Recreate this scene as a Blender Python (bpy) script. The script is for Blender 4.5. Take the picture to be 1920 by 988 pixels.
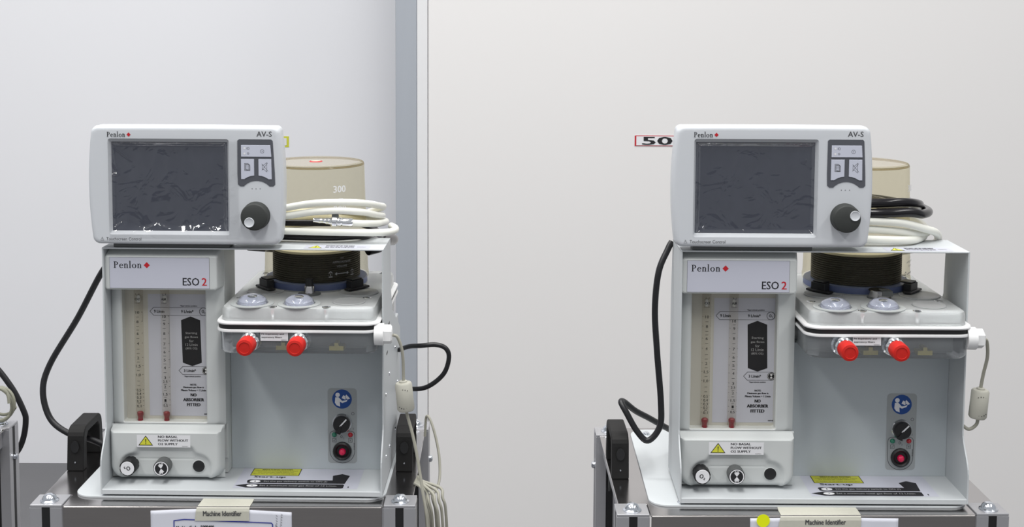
import bpy, math, random
from math import sin, cos, pi, radians, sqrt, atan2
from mathutils import Vector, Matrix, noise
for o in list(bpy.data.objects): bpy.data.objects.remove(o)
S = bpy.context.scene; C = S.collection

# ---------------------------------------------------------------- camera, world, light, exposure
F = 2500.0; PITCH = radians(5.0); ROLL = radians(0.3); CYP = 15 + F*math.tan(PITCH)
cd = bpy.data.cameras.new('camera'); cam = bpy.data.objects.new('camera', cd); C.objects.link(cam)
cd.sensor_fit = 'HORIZONTAL'; cd.sensor_width = 36; cd.lens = F/1920*36
cd.shift_y = -(494-CYP)/1920; cd.clip_start = .05; cd.clip_end = 60
fw = Vector((0, cos(PITCH), -sin(PITCH))); u0 = Vector((0, sin(PITCH), cos(PITCH))); r0 = Vector((1, 0, 0))
rr_ = r0*cos(ROLL)+u0*sin(ROLL); uu_ = -r0*sin(ROLL)+u0*cos(ROLL)
cam.matrix_world = Matrix(((rr_.x, uu_.x, -fw.x, 0), (rr_.y, uu_.y, -fw.y, 0), (rr_.z, uu_.z, -fw.z, 1.6), (0, 0, 0, 1)))
S.camera = cam
S.view_settings.view_transform = 'Standard'; S.view_settings.look = 'None'
S.view_settings.gamma = 1; S.view_settings.use_curve_mapping = False; S.view_settings.exposure = 0.0
w = bpy.data.worlds.new('world'); S.world = w; w.use_nodes = True
w.node_tree.nodes['Background'].inputs[0].default_value = (.93, .96, 1, 1)
w.node_tree.nodes['Background'].inputs[1].default_value = .46
def area(name, loc, sx, sy, power, rot=(0, 0, 0), col=(1, .99, .97)):
    l = bpy.data.lights.new(name, 'AREA'); l.shape = 'RECTANGLE'; l.size = sx; l.size_y = sy; l.energy = power; l.color = col
    o = bpy.data.objects.new(name, l); C.objects.link(o); o.location = loc; o.rotation_euler = rot
    return o
area('overhead_light', (-2.2, .6, 4.2), .5, 3.2, 92)
area('overhead_light', (0.2, .6, 4.2), .5, 3.2, 92)
area('overhead_light', (2.6, .6, 4.2), .5, 3.2, 70)
area('overhead_light', (-1.0, 2.6, 4.4), 3.0, .5, 66)  # extra fill, no fixture known here, added to brighten the far walls

# ---------------------------------------------------------------- materials
MATS = {}
def mat(name, col, rough=.5, metal=0., var=.02, scale=40., bump=0., trans=0., ior=1.45, coat=0., emit=0., alpha=1., stretch=None, spec=None):
    if name in MATS: return MATS[name]
    m = bpy.data.materials.new(name); m.use_nodes = True; nt = m.node_tree; b = nt.nodes['Principled BSDF']
    b.inputs['Roughness'].default_value = rough; b.inputs['Metallic'].default_value = metal
    b.inputs['Transmission Weight'].default_value = trans; b.inputs['IOR'].default_value = ior
    b.inputs['Coat Weight'].default_value = coat; b.inputs['Alpha'].default_value = alpha
    if spec is not None: b.inputs['Specular IOR Level'].default_value = spec
    tc = nt.nodes.new('ShaderNodeTexCoord'); mp = nt.nodes.new('ShaderNodeMapping')
    if stretch: mp.inputs['Scale'].default_value = stretch
    nt.links.new(tc.outputs['Object'], mp.inputs[0])
    n = nt.nodes.new('ShaderNodeTexNoise'); n.inputs['Scale'].default_value = scale; n.inputs['Detail'].default_value = 4
    nt.links.new(mp.outputs[0], n.inputs['Vector'])
    r = nt.nodes.new('ShaderNodeMapRange'); r.inputs[3].default_value = 1-var; r.inputs[4].default_value = 1+var
    nt.links.new(n.outputs[0], r.inputs[0])
    mx = nt.nodes.new('ShaderNodeMix'); mx.data_type = 'RGBA'; mx.blend_type = 'MULTIPLY'; mx.inputs[0].default_value = 1
    mx.inputs[6].default_value = (*col, 1); nt.links.new(r.outputs[0], mx.inputs[7]); nt.links.new(mx.outputs[2], b.inputs['Base Color'])
    if emit:
        b.inputs['Emission Color'].default_value = (*col, 1); b.inputs['Emission Strength'].default_value = emit
    if bump:
        bp = nt.nodes.new('ShaderNodeBump'); bp.inputs['Strength'].default_value = bump; bp.inputs['Distance'].default_value = .001
        nt.links.new(n.outputs[0], bp.inputs['Height']); nt.links.new(bp.outputs[0], b.inputs['Normal'])
    MATS[name] = m; return m
M_wallL = mat('left_wall_paint', (.81, .81, .835), .8, var=.018, scale=1.6)
M_wallR = mat('right_wall_paint', (.76, .745, .738), .8, var=.018, scale=1.3)
M_trimw = mat('white_trim', (.72, .72, .73), .6)
M_post = mat('grey_post_paint', (.36, .385, .425), .6, var=.05, scale=3, stretch=(6, 6, .4))
M_floor = mat('grey_floor', (.15, .15, .157), .75, var=.06, scale=8)
M_case = mat('casing_plastic', (.60, .62, .65), .42, var=.01)
M_caseside = M_case
M_house = mat('housing_plastic', (.56, .58, .575), .42, var=.015)
M_coat = mat('powder_coat', (.53, .555, .57), .5, var=.015, scale=300, bump=.05)
M_plate = mat('name_plate_film', (.53, .54, .62), .35, var=.01)
M_dark = mat('dark_grey_plastic', (.09, .095, .095), .5)
M_knob = mat('knob_rubber', (.036, .039, .037), .6, var=.05)
M_black = mat('black_plastic', (.012, .012, .013), .42)
M_rub = mat('black_rubber_cable', (.012, .012, .014), .38)
M_pvc = mat('black_hose_pvc', (.009, .008, .010), .2, spec=.45)
M_hand = mat('black_handle', (.014, .0135, .0135), .6, var=.1, scale=200, spec=.25)
M_white = mat('white_plastic', (.8, .8, .8), .4)
M_hose = mat('white_hose_rubber', (.78, .78, .72), .25, var=.02)
M_steel = mat('brushed_steel', (.52, .505, .505), .18, 1, var=.05, scale=20, stretch=(1, 60, 60))
M_apron = mat('apron_steel', (.37, .35, .34), .28, 1, var=.06, scale=15, stretch=(1, 40, 40))
M_alu = mat('anodised_aluminium', (.56, .56, .58), .42, .85, var=.03)
M_chrome = mat('chrome', (.85, .86, .88), .12, 1, var=.01)
M_zinc = mat('zinc_bolt', (.72, .75, .8), .18, 1, var=.1, scale=400)
M_red = mat('red_cap_plastic', (.56, .014, .008), .45, var=.04, scale=100)
M_dred = mat('dark_red_stopper', (.20, .008, .018), .3)
M_grey = mat('grey_panel_print', (.085, .09, .105), .5)
M_key = mat('key_film', (.55, .57, .66), .4)
M_ink = mat('black_ink', (.012, .012, .015), .6)
M_inkg = mat('grey_ink', (.06, .06, .065), .6)
M_inkr = mat('red_ink', (.50, .012, .022), .5)
M_inkw = mat('white_ink', (.75, .75, .77), .5)
M_inks = mat('silver_ink', (.36, .36, .37), .5)
M_sheet = mat('label_sheet', (.50, .51, .58), .4)
M_backing = mat('window_backing', (.50, .49, .45), .5)
M_yel = mat('yellow_print', (.62, .62, .05), .5)
M_yeld = mat('yellow_label', (.46, .47, .03), .5)
M_fluo = mat('fluorescent_yellow', (.85, .92, .0), .6)
M_blue = mat('blue_sign', (.008, .06, .26), .4)
M_bline = mat('blue_line_ink', (.03, .04, .28), .5)
M_stick = mat('grey_sticker', (.34, .36, .365), .4)
M_paper = mat('paper', (.68, .69, .76), .8, var=.02)
M_tape = mat('masking_tape', (.56, .55, .47), .7, var=.05, scale=120, bump=.2)
M_beige = mat('beige_cable', (.38, .37, .31), .5)
M_ferr = mat('ferrite_plastic', (.47, .46, .40), .5)
M_screen = mat('screen_glass', (.050, .056, .080), .30, var=.10, scale=60)
M_blring = mat('blue_ring', (.085, .11, .22), .4)
M_bell = mat('bellows_rubber', (.022, .021, .02), .5)
M_belt = mat('bellows_top', (.55, .52, .40), .5)
M_lid = mat('frosted_lid', (.92, .94, .94), .32, trans=.66, ior=1.22, var=.01)
M_body = mat('clear_block', (.80, .84, .88), .16, trans=.82, ior=1.18, var=.01)
M_clear = mat('clear_plastic', (.93, .95, 1.), .04, trans=.97, ior=1.4, var=0)
M_inner = mat('inner_block', (.20, .21, .20), .5, var=.2, scale=60)
M_innerw = mat('inner_white', (.62, .64, .65), .5)
M_brass = mat('brass', (.5, .42, .14), .35, .6)
M_redlens = mat('red_lens', (.75, .01, .08), .15, coat=.5)
M_redled = mat('red_indicator', (.42, .01, .02), .2, coat=.5)
M_grnled = mat('green_indicator', (.02, .20, .12), .2, coat=.5)
def shell_mat(name, col, tint, fac, nz=.04):
    m = bpy.data.materials.new(name); m.use_nodes = True; nt = m.node_tree; nt.nodes.remove(nt.nodes['Principled BSDF'])
    out = nt.nodes['Material Output']; t = nt.nodes.new('ShaderNodeBsdfTransparent'); t.inputs[0].default_value = (*tint, 1)
    d = nt.nodes.new('ShaderNodeBsdfPrincipled'); d.inputs['Base Color'].default_value = (*col, 1); d.inputs['Roughness'].default_value = .12
    lw = nt.nodes.new('ShaderNodeLayerWeight'); lw.inputs[0].default_value = .35
    n = nt.nodes.new('ShaderNodeTexNoise'); n.inputs['Scale'].default_value = 30
    mr = nt.nodes.new('ShaderNodeMapRange'); mr.inputs[1].default_value = .45; mr.inputs[2].default_value = 1
    mr.inputs[3].default_value = fac; mr.inputs[4].default_value = min(1, fac+.35)
    ad = nt.nodes.new('ShaderNodeMath'); ad.operation = 'MULTIPLY_ADD'; ad.inputs[1].default_value = nz
    nt.links.new(lw.outputs['Facing'], mr.inputs[0]); nt.links.new(n.outputs[0], ad.inputs[0]); nt.links.new(mr.outputs[0], ad.inputs[2])
    x = nt.nodes.new('ShaderNodeMixShader'); nt.links.new(ad.outputs[0], x.inputs[0]); nt.links.new(t.outputs[0], x.inputs[1]); nt.links.new(d.outputs[0], x.inputs[2])
    nt.links.new(x.outputs[0], out.inputs[0]); MATS[name] = m; return m
M_amber = shell_mat('smoky_clear_plastic', (.50, .46, .32), (.90, .875, .78), .03)
M_top = shell_mat('clear_plastic_top', (.62, .56, .46), (.93, .91, .88), .05)
M_rim = shell_mat('tinted_rim', (.16, .12, .05), (.66, .60, .46), .25)
M_window = shell_mat('clear_window', (.8, .8, .8), (.985, .98, .965), .0, .0)
M_tube = shell_mat('glass_tube', (.72, .70, .64), (.95, .94, .92), .03)
def film_mat():
    m = bpy.data.materials.new('protective_film'); m.use_nodes = True; nt = m.node_tree; nt.nodes.remove(nt.nodes['Principled BSDF'])
    out = nt.nodes['Material Output']; t = nt.nodes.new('ShaderNodeBsdfTransparent'); g = nt.nodes.new('ShaderNodeBsdfGlossy'); g.inputs['Roughness'].default_value = .07
    lw = nt.nodes.new('ShaderNodeLayerWeight'); lw.inputs[0].default_value = .5; fr = nt.nodes.new('ShaderNodeMapRange'); fr.inputs[3].default_value = .065; fr.inputs[4].default_value = .5; nt.links.new(lw.outputs['Facing'], fr.inputs[0])
    tc = nt.nodes.new('ShaderNodeTexCoord'); n = nt.nodes.new('ShaderNodeTexNoise'); n.inputs['Scale'].default_value = 22; n.inputs['Detail'].default_value = 3; n.inputs['Distortion'].default_value = 1.2
    bp = nt.nodes.new('ShaderNodeBump'); bp.inputs['Strength'].default_value = .5; bp.inputs['Distance'].default_value = .004
    nt.links.new(tc.outputs['Object'], n.inputs['Vector']); nt.links.new(n.outputs[0], bp.inputs['Height'])
    nt.links.new(bp.outputs[0], g.inputs['Normal']); nt.links.new(bp.outputs[0], lw.inputs['Normal'])
    x = nt.nodes.new('ShaderNodeMixShader'); nt.links.new(fr.outputs[0], x.inputs[0]); nt.links.new(t.outputs[0], x.inputs[1]); nt.links.new(g.outputs[0], x.inputs[2])
    nt.links.new(x.outputs[0], out.inputs[0]); return m
M_film = film_mat()

# ---------------------------------------------------------------- mesh helpers
class MB:
    def __init__(s): s.v = []; s.f = []; s.m = []; s.mats = []; s.sm = []
    def mi(s, m):
        if m not in s.mats: s.mats.append(m)
        return s.mats.index(m)
    def add(s, vs, fs, m, smooth=False, mtx=None):
        n = len(s.v); i = s.mi(m)
        for p in vs:
            p = Vector(p); s.v.append(tuple(mtx @ p if mtx else p))
        for f in fs: s.f.append([a+n for a in f]); s.m.append(i); s.sm.append(smooth)
        return s
    def box(s, x0, x1, y0, y1, z0, z1, m, mtx=None):
        vs = [(x, y, z) for z in (z0, z1) for y in (y0, y1) for x in (x0, x1)]
        return s.add(vs, [(0, 2, 3, 1), (4, 5, 7, 6), (0, 1, 5, 4), (2, 6, 7, 3), (0, 4, 6, 2), (1, 3, 7, 5)], m, False, mtx)
    def loft(s, rings, m, cap0=True, cap1=True, smooth=True, closed=True, mtx=None, ms=None):
        N = len(rings[0]); vs = [p for r in rings for p in r]
        for k in range(len(rings)-1):
            fs = []
            for i in range(N if closed else N-1):
                j = (i+1) % N; fs.append((k*N+i, k*N+j, (k+1)*N+j, (k+1)*N+i))
            if k == 0: s.add(vs, fs, ms[k] if ms else m, smooth, mtx); base = len(s.v)-len(vs)
            else:
                i_ = s.mi(ms[k] if ms else m)
                for f in fs: s.f.append([a+base for a in f]); s.m.append(i_); s.sm.append(smooth)
        i_ = s.mi(ms[-1] if ms else m)
        if cap0: s.f.append([base+i for i in range(N)][::-1]); s.m.append(s.mi(m)); s.sm.append(False)
        if cap1: s.f.append([base+(len(rings)-1)*N+i for i in range(N)]); s.m.append(i_); s.sm.append(False)
        return s
    def lathe(s, prof, m, loc=(0, 0, 0), axis=(0, 0, 1), n=32, smooth=True, cap0=True, cap1=True, ang=0):
        q = Vector((0, 0, 1)).rotation_difference(Vector(axis)).to_matrix().to_4x4(); mt = Matrix.Translation(loc) @ q
        return s.loft([[(r*cos(2*pi*i/n+ang), r*sin(2*pi*i/n+ang), z) for i in range(n)] for r, z in prof], m, cap0, cap1, smooth, mtx=mt)
    def prism(s, poly, a, b, m, plane='xz', smooth=False):
        f = {'xz': lambda p, d: (p[0], d, p[1]), 'yz': lambda p, d: (d, p[0], p[1]), 'xy': lambda p, d: (p[0], p[1], d)}[plane]
        return s.loft([[f(p, a) for p in poly], [f(p, b) for p in poly]], m, smooth=smooth)
    def tube(s, pts, r, m, n=12, step=6, cap=True):
        P = smooth_path(pts, step); rings = []; up = None
        for i, p in enumerate(P):
            t = (P[min(i+1, len(P)-1)]-P[max(i-1, 0)]).normalized()
            if up is None: up = t.orthogonal().normalized()
            up = (up-t*up.dot(t)).normalized(); b = t.cross(up)
            rings.append([tuple(p+(up*cos(2*pi*k/n)+b*sin(2*pi*k/n))*r) for k in range(n)])
        return s.loft(rings, m, cap, cap, True)
    def build(s, name, parent=None, bevel=0., seg=2, auto=True):
        me = bpy.data.meshes.new(name); me.from_pydata(s.v, [], s.f)
        for m in s.mats: me.materials.append(m)
        me.polygons.foreach_set('material_index', s.m); me.polygons.foreach_set('use_smooth', s.sm); me.update()
        import bmesh
        b = bmesh.new(); b.from_mesh(me); bmesh.ops.recalc_face_normals(b, faces=b.faces); b.to_mesh(me); b.free()
        if any(s.sm):
            try: me.set_sharp_from_angle(angle=radians(38))
            except Exception: pass
        o = bpy.data.objects.new(name, me); C.objects.link(o)
        if parent: o.parent = parent
        if bevel:
            md = o.modifiers.new('bevel', 'BEVEL'); md.width = bevel; md.segments = seg; md.limit_method = 'ANGLE'; md.angle_limit = radians(40)
            md.harden_normals = False
        return o
def smooth_path(pts, step):
    P = [Vector(p) for p in pts]
    if len(P) < 3: return P
    out = []; Q = [P[0]*2-P[1]]+P+[P[-1]*2-P[-2]]
    for i in range(1, len(Q)-2):
        a, b, c, d = Q[i-1:i+3]
        for k in range(step):
            t = k/step
            out.append(.5*((2*b)+(c-a)*t+(2*a-5*b+4*c-d)*t*t+(3*b-a-3*c+d)*t**3))
    out.append(P[-1]); return out
def rrect(x0, x1, z0, z1, r, n=5, k=1, bx=0., bz=0.):
    """rounded rectangle, ccw, n arc steps per corner, k steps per side, sides bulged by bx / bz"""
    if not hasattr(r, '__len__'): r = (r, r, r, r)
    pts = []; cs = [(x1-r[0], z0+r[0], -pi/2, r[0]), (x1-r[1], z1-r[1], 0, r[1]), (x0+r[2], z1-r[2], pi/2, r[2]), (x0+r[3], z0+r[3], pi, r[3])]
    arcs = [[(cx+q*cos(a+pi/2*i/n), cz+q*sin(a+pi/2*i/n)) for i in range(n+1)] for cx, cz, a, q in cs]
    for i in range(4):
        pts += arcs[i]; a = arcs[i][-1]; b = arcs[(i+1) % 4][0]
        for j in range(1, k): t = j/k; pts.append((a[0]+(b[0]-a[0])*t, a[1]+(b[1]-a[1])*t))
    cx, cz, hx, hz = (x0+x1)/2, (z0+z1)/2, (x1-x0)/2, (z1-z0)/2
    return [(x+bx*(x-cx)/hx*(1-((z-cz)/hz)**2), z+bz*(z-cz)/hz*(1-((x-cx)/hx)**2)) for x, z in pts]
def ell(cx, cz, rx, rz=None, n=28, a0=0, a1=2*pi):
    rz = rz or rx; full = abs(a1-a0-2*pi) < 1e-6
    return [(cx+rx*cos(a0+(a1-a0)*i/(n if full else n-1)), cz+rz*sin(a0+(a1-a0)*i/(n if full else n-1))) for i in range(n)]
_fc = {}
def text_geo(t):
    if t not in _fc:
        cu = bpy.data.curves.new('t', 'FONT'); cu.body = t; cu.resolution_u = 2; ob = bpy.data.objects.new('t', cu)
        me = bpy.data.meshes.new_from_object(ob); vs = [(v.co.x, v.co.y) for v in me.vertices]; fs = [tuple(p.vertices) for p in me.polygons]
        bpy.data.objects.remove(ob); bpy.data.meshes.remove(me); bpy.data.curves.remove(cu)
        xs = [v[0] for v in vs]; ys = [v[1] for v in vs]; _fc[t] = (vs, fs, min(xs), max(xs), min(ys), max(ys))
    return _fc[t]
class Decal:
    """flat print: everything in (u, v), mapped by f(u, v, height above the surface)"""
    def __init__(s, f, lift=.00012): s.mb = MB(); s.f = f; s.l = lift
    def _p(s, pts, faces, m, lay):
        s.mb.add([s.f(u, v, s.l*lay) for u, v in pts], faces, m); return s
    def poly(s, pts, m, lay=1): return s._p(pts, [tuple(range(len(pts)))], m, lay)
    def rect(s, a, b, c, d, m, lay=1, r=0): return s.poly(rrect(a, b, c, d, r, 4) if r else [(a, c), (b, c), (b, d), (a, d)], m, lay)
    def disc(s, cx, cz, r, m, lay=1, n=32): return s.poly(ell(cx, cz, r, n=n), m, lay)
    def line(s, pts, w_, m, lay=1, closed=False):
        n = len(pts); L = []; R = []
        for i in range(n):
            a = Vector(pts[(i-1) % n] if (closed or i) else pts[i]); b = Vector(pts[i]); c = Vector(pts[(i+1) % n] if (closed or i < n-1) else pts[i])
            d1 = (b-a).normalized() if (b-a).length > 1e-9 else (c-b).normalized(); d2 = (c-b).normalized() if (c-b).length > 1e-9 else d1
            t = (d1+d2); t = t.normalized() if t.length > 1e-6 else d1
            k = 1/max(.4, t.dot(d1)); nx = Vector((-t.y, t.x))*w_/2*k
            L.append(tuple(b+nx)); R.append(tuple(b-nx))
        fs = [(i, (i+1) % n, n+(i+1) % n, n+i) for i in range(n if closed else n-1)]
        return s._p(L+R, fs, m, lay)
    def ring(s, cx, cz, r, w_, m, lay=1): return s.line(ell(cx, cz, r), w_, m, lay, True)
    def text(s, t, x0, x1, z0, z1, m, lay=2, rot=0, bold=0):
        vs, fs, a, b, c, d = text_geo(t); cx, cz = (x0+x1)/2, (z0+z1)/2
        def g(u, v, e=0):
            x = (u-a)/(b-a)*(x1-x0)+x0+e-cx; z = (v-c)/max(1e-6, d-c)*(z1-z0)+z0-cz
            return (cx+x*cos(rot)-z*sin(rot), cz+x*sin(rot)+z*cos(rot))
        s._p([g(u, v) for u, v in vs], fs, m, lay)
        if bold:
            s._p([g(u, v, bold) for u, v in vs], fs, m, lay+.3); s._p([g(u, v, -bold) for u, v in vs], fs, m, lay+.5)
        return s
    def penlon(s, x0, x1, z0, z1, m, lay=2):
        """the serif maker's name, drawn letter by letter"""
        H = z1-z0; W = x1-x0; xh = .64
        def T(x, z): return (x0+W*x/4.42, z0+H*z)
        def R(a, b, c, d, q=0): s.poly([T(a, c), T(b, c), T(b, d), T(a, d)], m, lay+q*.2)
        def bowl(cx, cz, rx, rz, tx, tz, a0, a1, q=0):
            n = 22; O = [T(cx+rx*cos(a0+(a1-a0)*i/n), cz+rz*sin(a0+(a1-a0)*i/n)) for i in range(n+1)]
            I = [T(cx+(rx-tx)*cos(a0+(a1-a0)*i/n), cz+(rz-tz)*sin(a0+(a1-a0)*i/n)) for i in range(n+1)]
            s._p(O+I, [(i, i+1, n+2+i, n+1+i) for i in range(n)], m, lay+q*.2)
        R(.10, .24, 0, .98); R(0, .34, 0, .045, 1); R(0, .2, .94, .985, 1); bowl(.30, .71, .36, .275, .14, .05, -pi/2, pi/2, 1); R(.12, .32, .435, .485, 2); R(.12, .32, .935, .985, 2)
        bowl(1.17, .31, .30, .33, .13, .045, radians(10), radians(318)); R(.95, 1.45, .34, .39, 1)
        for q in (1.66, 3.72):
            R(q, q+.13, 0, xh); R(q-.08, q+.22, 0, .04, 1); R(q-.08, q+.06, xh-.03, xh+.01, 1)
            bowl(q+.27, xh-.2, .23, .22, .13, .06, 0, pi*.93, 2); R(q+.37, q+.50, 0, xh-.2, 3); R(q+.29, q+.58, 0, .04, 4)
        R(2.46, 2.59, 0, 1.08); R(2.38, 2.68, 0, .04, 1); R(2.38, 2.52, 1.05, 1.09, 1)
        bowl(3.16, .31, .33, .33, .14, .045, 0, 2*pi)
        return s
    def diamond(s, cx, cz, r, m, lay=2): return s.poly([(cx, cz-r), (cx+r, cz), (cx, cz+r), (cx-r, cz)], m, lay)
    def build(s, name, parent): return s.mb.build(name, parent)
def front(y): return lambda u, v, h: (u, y-h, v)
def top(z): return lambda u, v, h: (u, v, z+h)

def empty(name, loc, rz=0):
    o = bpy.data.objects.new(name, None); C.objects.link(o); o.location = loc; o.rotation_euler.z = rz; o.empty_display_size = .05; return o
def tag(o, label=None, cat=None, group=None, kind=None):
    for k, v in (('label', label), ('category', cat), ('group', group), ('kind', kind)):
        if v: o[k] = v
    return o

# ---------------------------------------------------------------- setting
tag(MB().box(-5, -.325, 4.56, 4.66, 0, 4.0, M_wallL).build('wall_left'), kind='structure')
tag(MB().box(-.2405, 5, 3.80, 3.9, 0, 4.0, M_wallR).build('wall_right', bevel=.003), kind='structure')
tag(MB().box(-.333, -.2715, 3.80, 4.56, 0, 4.0, M_post).build('trim_1', bevel=.003), kind='structure')
tag(MB().box(-.2712, -.2415, 3.797, 3.9, 0, 4.0, M_trimw).build('trim_2', bevel=.001), kind='structure')
tag(MB().box(-6, 6, -4, 5.5, -.1, 0, M_floor).build('floor'), kind='structure')
# the numbered sign and its neighbour
d = Decal(front(3.799), .0006); wr = MATS['white_ink']
x0, x1, z0, z1 = .3515, .56, 1.2085, 1.2385
d.rect(x0, x1, z0, z1, M_inkr, 1); d.rect(x0+.0045, x1-.002, z0+.002, z1-.002, M_inkw, 2)
d.text('50', x0+.023, x0+.106, z0+.0035, z1-.0035, M_ink, 3, bold=.0022)
o = MB().box(x0-.0005, x1, 3.7992, 3.7999, z0-.0005, z1+.0005, M_inkw)
s_ = o.build('wall_sign'); tag(s_, 'small red-bordered number plate reading 50 on the right wall', 'sign'); p = d.build('number_print', s_)
s_ = MB().box(-.90, -.7665, 4.5585, 4.5598, 1.120, 1.157, M_yel).box(-.895, -.774, 4.5575, 4.5584, 1.126, 1.151, M_inkw).build('wall_sign')
tag(s_, 'yellow-bordered plate peeking out behind the left monitor on the pale wall', 'sign')

# ---------------------------------------------------------------- trolley
def trolley(loc, rz, label, near=True):
    t = empty('trolley', loc, rz); tag(t, label, 'trolley', 'steel topped trolleys'); H = loc[2]
    XL, XR, YF, YB, PW = -.3157, .2708, -.029, .386, .0500
    m = MB(); a, b = XL+PW, XR-PW
    poly = [(a, YF), (b, YF), (b, YF+.046), (XR-.006, YF+.046), (XR-.006, YB-.046), (b, YB-.046), (b, YB), (a, YB), (a, YB-.046), (XL+.006, YB-.046), (XL+.006, YF+.046), (a, YF+.046)]
    m.prism(poly, -.0025, 0, M_steel, 'xy'); m.build('table_top', t, bevel=.0008)
    m = MB().box(a+.0012, b-.0012, YF-.0032, YF+.0010, -.16, .0004, M_apron); m.build('front_apron', t, bevel=.0020, seg=4)
    for (x, y, sx, sy) in ((XL, YF, 1, 1), (XR, YF, -1, 1), (XL, YB, 1, -1), (XR, YB, -1, -1)):
        xa, xb = sorted((x, x+sx*(PW-.001))); ya, yb = sorted((y, y+sy*.045)); zb = -(H-.11)
        m = MB(); sl = .0062; xc, yc = (xa+xb)/2, (ya+yb)/2; dd = .006
        poly = [(xa, ya), (xc-sl, ya), (xc-sl, ya+dd), (xc+sl, ya+dd), (xc+sl, ya), (xb, ya), (xb, yc-sl), (xb-dd, yc-sl), (xb-dd, yc+sl), (xb, yc+sl),
                (xb, yb), (xc+sl, yb), (xc+sl, yb-dd), (xc-sl, yb-dd), (xc-sl, yb), (xa, yb), (xa, yc+sl), (xa+dd, yc+sl), (xa+dd, yc-sl), (xa, yc-sl)]
        m.prism(poly, zb, -.0028, M_alu, 'xy')
        pst = m.build('post', t, bevel=.0004)
        MB().box(xc-sl+.0003, xc+sl-.0003, ya+.001, ya+dd-.0002, zb, -.003, M_black).box(xa+.001, xa+dd-.0002, yc-sl+.0003, yc+sl-.0003, zb, -.003, M_black).box(xb-dd+.0002, xb-.001, yc-sl+.0003, yc+sl-.0003, zb, -.003, M_black).build('slot_strip', pst)
        MB().box(xa+.0002, xb-.0002, ya+.0002, yb-.0002, -.0027, .0016, M_alu).build('post_cap', pst, bevel=.001)
        n = 6; bo = MB(); bx = xc-.004*sx*0; by = yc-.004 if sy > 0 else yc
        bo.lathe([(.0135, 0), (.0140, .0012), (.0125, .0022), (.0112, .003)] + [(.0108*cos(k*pi/2/n), .003+.0085*sin(k*pi/2/n)) for k in range(1, n)], M_zinc, (bx, by, .0016))
        bo.build('dome_bolt', pst)
        cs = MB().lathe([(.012, 0), (.012, .045), (.022, .05), (.022, .055)], M_zinc, (xc, yc, zb-.055)).box(xc-.02, xc-.016, yc-.012, yc+.03, zb-.08, zb-.045, M_zinc).box(xc+.016, xc+.02, yc-.012, yc+.03, zb-.08, zb-.045, M_zinc)
        cs.lathe([(.03, -.012), (.0375, -.008), (.0375, .008), (.03, .012)], M_rub, (xc, yc+.02, zb-.0725), (1, 0, 0)); cs.build('caster', t)
    for (xa, xb) in ((XL+.012, XL+.04), (XR-.04, XR-.012)):
        MB().box(xa, xb, YF+.0455, YB-.0455, -.035, -.0027, M_alu).build('side_rail', t, bevel=.001); MB().box(xa+.004, xb-.004, YF+.0455, YB-.0455, -H+.16, -H+.188, M_alu).build('side_rail', t, bevel=.001)
        xo = XL+.004 if xa < 0 else XR-.004
    for sx, xa in ((-1, XL), (1, XR)):
        g = MB(); xo = xa+sx*.0005
        g.prism([(YB-.0455, -.10), (YB-.085, -.036), (YB-.0455, -.036)], xa-sx*.022, xa-sx*.026, M_dark, 'yz')
        g.build('corner_gusset', t)
        MB().lathe([(.006, 0), (.006, .004), (.0035, .006)], M_zinc, (xa, YB-.0225, -.06), (sx, 0, 0), 16).build('side_bolt', t)
    MB().box(a, b, YB-.003, YB-.0005, -.16, -.003, M_apron).build('rear_apron', t)
    MB().box(XL+.05, XR-.05, YF+.02, YB-.02, -H+.19, -H+.2, M_steel).build('lower_shelf', t, bevel=.002)
    # bow handles, along the sides
    for hx in (-.2950, .2425):
        hw = .0137; y0, y1, zt, th = .124, .236, .0700, .0125; r = .02
        out = [(y0, 0)]+[(y0+.006+r-r*cos(k*pi/2/5), zt-r+r*sin(k*pi/2/5)) for k in range(6)]+[(y1-.006-r+r*sin(k*pi/2/5), zt-r+r*cos(k*pi/2/5)) for k in range(6)]+[(y1, 0)]
        inn = [(y1-.02, 0), (y1-.022, zt-th-.008), (y1-.03, zt-th), (y0+.03, zt-th), (y0+.022, zt-th-.008), (y0+.02, 0)]
        m = MB(); P = out+inn; m.prism(P, hx-hw, hx+hw, M_hand, 'yz'); hd = m.build('handle', t, bevel=.002, seg=3)
        k = MB(); k.loft([[(hx+px_, y0+.0030-dy, .040+pz_) for px_, pz_ in ell(0, 0, .0068, .0098, 20)] for dy in (0, .0022)], M_black, smooth=False); k.lathe([(.0016, 0), (.0012, .0008)], M_zinc, (hx, y0+.0012, .014), (0, -1, 0), 10); k.build('screw_hole', hd)
    return t

# ---------------------------------------------------------------- machine
CX_, CY_ = .0885, .192                                              # canister axis
def side_panel(x, rear, par):
    f = [(.0, .0062), (.0, .052)]+[(.030*(3*q*q-2*q**3), .052+.058*q) for q in [k/8 for k in range(1, 9)]]+[(.030, .386)]
    r = [(.135, .386), (.150, .30), (.150, .0105)] if not rear else [(.135, .386), (.14, .30), (.165, .262), (.288, .205), (.288, .0105)]
    m = MB(); m.prism(f+r, x-.0012, x+.0012, M_coat, 'yz'); o = m.build('side_panel', par, bevel=.0005)
    if rear:
        s = MB()
        for y, z in ((.06, .05), (.06, .15), (.11, .05), (.11, .17), (.2, .05), (.24, .12), (.2, .19)):
            s.lathe([(.0035, 0), (.003, .0012), (.0015, .0016)], M_zinc, (x+.0012, y, z), (1, 0, 0), 12)
        for y, z in ((.07, .25), (.07, .21), (.1, .25)): s.box(x+.0012, x+.0016, y, y+.016, z, z+.004, M_black)
        s.build('panel_screws', o)
    return o
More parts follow.
